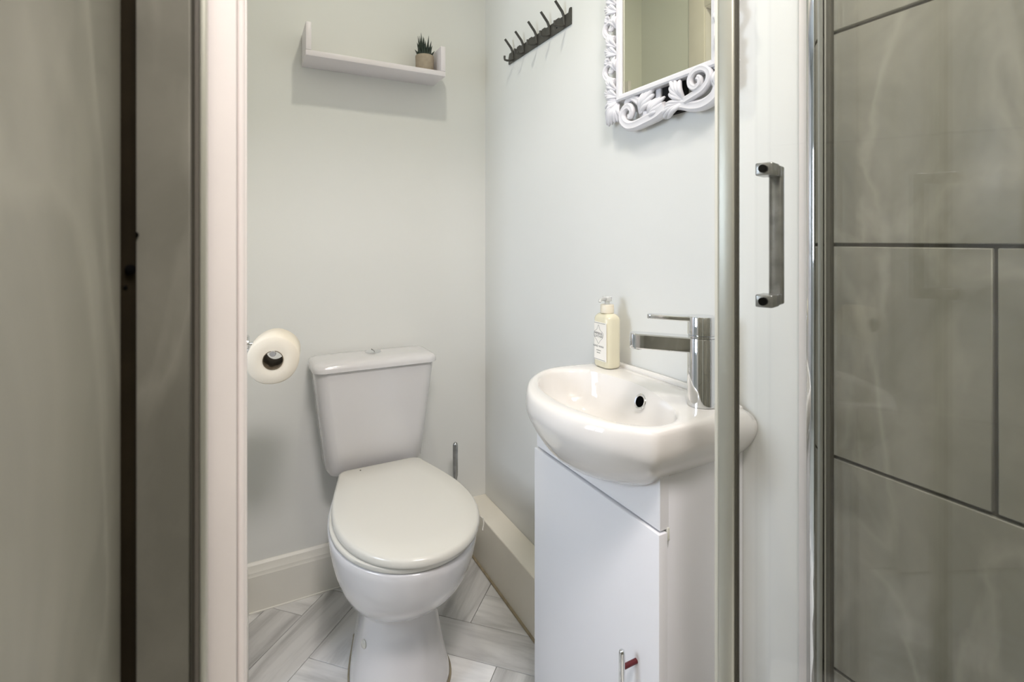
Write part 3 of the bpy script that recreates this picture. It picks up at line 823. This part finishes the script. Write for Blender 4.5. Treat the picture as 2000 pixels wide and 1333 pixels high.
# ------------------------------------------------------------------ soap bottle
bo = thing('soap_bottle', (0.737, 0.933, RZ + 0.001), 'cream pump bottle of hand wash on the far corner of the basin', 'soap bottle')
bx0, bx1, by0, by1 = 0.7155, 0.7565, 0.9045, 0.9615
z0 = RZ + 0.001
def brr(i, z, r=0.013):
    return rrect(bx0 + i, bx1 - i, by0 + i, by1 - i, min(r, (bx1 - bx0) / 2 - i - 0.0005), z, 6)
loft('bottle_body', [brr(0.004, z0), brr(0.001, z0 + 0.0025), brr(0.0, z0 + 0.006), brr(0.0, z0 + 0.110), brr(0.0015, z0 + 0.115), brr(0.005, z0 + 0.1195), brr(0.010, z0 + 0.1222)], M['soap'], bo, smooth=50)
cxb, cyb = (bx0 + bx1) / 2, (by0 + by1) / 2
lathe('pump_collar', (cxb, cyb, z0 + 0.1225), [(0.0145, 0.0), (0.0155, 0.001), (0.0155, 0.018), (0.0145, 0.0195), (0.0, 0.0197)], M['collar'], bo, ns=32)
pm = lathe('pump_head', (cxb, cyb, z0 + 0.1425), [(0.0055, 0.0), (0.0055, 0.006), (0.0105, 0.0075), (0.0110, 0.015), (0.0095, 0.0175), (0.0, 0.018)], M['pump'], bo, ns=28)
tube('nozzle', [(cxb - 0.008, cyb - 0.004, z0 + 0.1555), (cxb - 0.024, cyb - 0.010, z0 + 0.1555), (cxb - 0.030, cyb - 0.013, z0 + 0.1535), (cxb - 0.0315, cyb - 0.0135, z0 + 0.150)], [0.0045, 0.004, 0.0035, 0.003], M['pump'], bo, ns=12)
lb = box('paper_label', bx0 - 0.0005, bx0 + 0.0002, by0 + 0.0085, by1 - 0.0085, z0 + 0.016, z0 + 0.1025, M['label'], bo)
box('label_wrap', bx0 - 0.0003, bx0 + 0.0002, by0 + 0.0050, by0 + 0.0085, z0 + 0.016, z0 + 0.1025, M['label'], bo)
xl = bx0 - 0.0007
LSH = 0.0045       # print sits a little towards the far edge of the label
for zz in (0.018, 0.1005):
    box('label_rule', xl, bx0 - 0.0004, by0 + 0.0085, by1 - 0.0085, z0 + zz - 0.0004, z0 + zz + 0.0004, M['ink'], lb)
bm = bmesh.new()
em = spline([(0, 0.0225, 0), (0.006, 0.012, 0), (0.0155, 0.006, 0), (0.017, 0.0, 0), (0.0145, -0.006, 0), (0.006, -0.013, 0), (0, -0.020, 0), (-0.006, -0.013, 0), (-0.0145, -0.006, 0), (-0.017, 0.0, 0), (-0.0155, 0.006, 0), (-0.006, 0.012, 0)], 5, True)
add_tube(bm, [(xl, cyb + LSH - p.x, z0 + 0.0735 + p.y) for p in em] + [(xl, cyb + LSH - em[0].x, z0 + 0.0735 + em[0].y)], 0.0003, ns=4)
finish('label_emblem', bm, M['ink'], lb)
def text(s, size, z, m, parent, squash=1.0):
    cu = bpy.data.curves.new('lettering', 'FONT')
    cu.body = s; cu.size = size; cu.align_x = 'CENTER'; cu.align_y = 'CENTER'; cu.extrude = 0.00008; cu.resolution_u = 3
    to = bpy.data.objects.new('lettering', cu); col.objects.link(to)
    to.parent = parent
    to.rotation_euler = (math.pi / 2, 0, -math.pi / 2)
    to.scale = (squash, 1, 1)
    to.location = Vector((bx0 - 0.00065, cyb + LSH, z)) - worg(parent)
    cu.materials.append(m)
    bpy.context.view_layer.update()
    dg = bpy.context.evaluated_depsgraph_get()
    me = bpy.data.meshes.new_from_object(to.evaluated_get(dg))
    mo = bpy.data.objects.new('lettering', me); col.objects.link(mo)
    mo.parent = parent; mo.location = to.location; mo.rotation_euler = to.rotation_euler; mo.scale = to.scale
    bpy.data.objects.remove(to)
    return mo
text('IMPERIAL', 0.0075, z0 + 0.0765, M['ink'], lb)
text('LEATHER', 0.0075, z0 + 0.0700, M['ink'], lb)
text('HAND WASH', 0.0062, z0 + 0.0475, M['ink'], lb)
for zz, ys in ((0.0385, (-0.0085, -0.0050, -0.0020, 0.0012, 0.0048)), (0.0330, (-0.0060, -0.0028, 0.0005, 0.0035))):
    for k, yy in enumerate(ys):          # two lines of print too small to read
        box('print_mark', xl, bx0 - 0.0004, cyb + LSH + yy, cyb + LSH + yy + 0.0024, z0 + zz - 0.0011, z0 + zz + 0.0010, M['faint'], lb)

# ------------------------------------------------------------------ bi-fold shower door, folded inwards to the right
Pd = Vector((0.5701, 0.47, 0)); dd_ = Vector((0.30, -0.954, 0)).normalized(); nn_ = Vector((0.954, 0.30, 0)).normalized()
Jd = Pd + dd_ * 0.372
Hd = Vector((0.7640, 0.4520, 0))
d2 = (Jd + nn_ * 0.012 - Hd).normalized(); n2 = Vector((d2.y, -d2.x, 0))
DZ0, DZ1 = 0.102, 1.98
sd_ = thing('shower_door', (Pd.x, Pd.y, DZ0), 'clear glass folding shower door folded open beside the grey tiled wall', 'shower door')
def slab(name, P, d, n, s0, s1, e0, e1, z0, z1, m, parent, bev=0.0, seg=2):
    bm = bmesh.new()
    add_box(bm, s0, s1, e0, e1, z0, z1, bev, seg)
    for v in bm.verts:
        q = P + d * v.co.x + n * v.co.y
        v.co = Vector((q.x, q.y, v.co.z))
    return finish(name, bm, m, parent, smooth=40 if bev else None)
gl2 = slab('glass_panel', Pd, dd_, nn_, 0.009, 0.365, -0.0025, 0.0025, DZ0 + 0.01, DZ1 - 0.01, M['glass'], sd_)
slab('leading_profile', Pd, dd_, nn_, -0.009, 0.0125, -0.0085, 0.0085, DZ0, DZ1, M['satin'], sd_, 0.003, 3)
slab('magnetic_seal', Pd, dd_, nn_, -0.0145, -0.0092, -0.005, 0.006, DZ0, DZ1, M['clearseal'], sd_, 0.001)
slab('glazing_gasket', Pd, dd_, nn_, 0.0126, 0.0146, -0.0055, 0.0055, DZ0, DZ1, M['rubber'], sd_, 0.0005)
slab('hinge_profile', Pd, dd_, nn_, 0.358, 0.378, -0.008, 0.02, DZ0, DZ1, M['satin'], sd_, 0.003)
slab('glass_panel', Hd, d2, n2, 0.008, (Jd - Hd).length - 0.02, -0.0025, 0.0025, DZ0 + 0.01, DZ1 - 0.01, M['glass'], sd_)
slab('pivot_profile', Hd, d2, n2, 0.0, 0.008, -0.004, 0.004, DZ0, DZ1, M['rubber'], sd_, 0.002)
wc = box('wall_channel', 0.7535, TX - 0.0005, 0.4650, 0.4780, DZ0, DZ1 + 0.02, M['chrome'], sd_, 0.0015)
box('channel_lip', 0.7762, TX - 0.0008, 0.452, 0.4645, DZ0, DZ1 + 0.02, M['clearseal'], wc, 0.001)
box('wall_channel', -0.0273, -0.0232, 0.4285, 0.452, DZ0, DZ1 + 0.02, M['satin'], sd_, 0.001)
box('head_rail', -0.0225, 0.7530, 0.4585, 0.4765, DZ1 + 0.003, DZ1 + 0.035, M['satin'], sd_, 0.002)
# pull handle: two square posts through the glass joined by a flat bar
HS, HZ0, HZ1 = 0.0455, 1.0178, 1.1865
hb_ = slab('pull_handle', Pd, dd_, nn_, HS - 0.0075, HS + 0.0085, 0.043, 0.057, HZ0 - 0.0075, HZ1 + 0.0075, M['handle'], sd_, 0.0022, 3)
for hz in (HZ0, HZ1):
    slab('handle_post', Pd, dd_, nn_, HS - 0.0105, HS + 0.0105, 0.0028, 0.030, hz - 0.0082, hz + 0.0082, M['handle'], hb_, 0.002, 3)
    slab('handle_neck', Pd, dd_, nn_, HS - 0.0080, HS + 0.0090, 0.0302, 0.0445, hz - 0.0072, hz + 0.0072, M['handle'], hb_, 0.0015, 3)
    c_ = Pd + dd_ * HS + nn_ * 0.0026
    lathe('bolt_hole', (c_.x, c_.y, hz), [(0.0050, -0.0001), (0.0050, 0.0048)], M['black'], hb_, tuple(-nn_), 20)
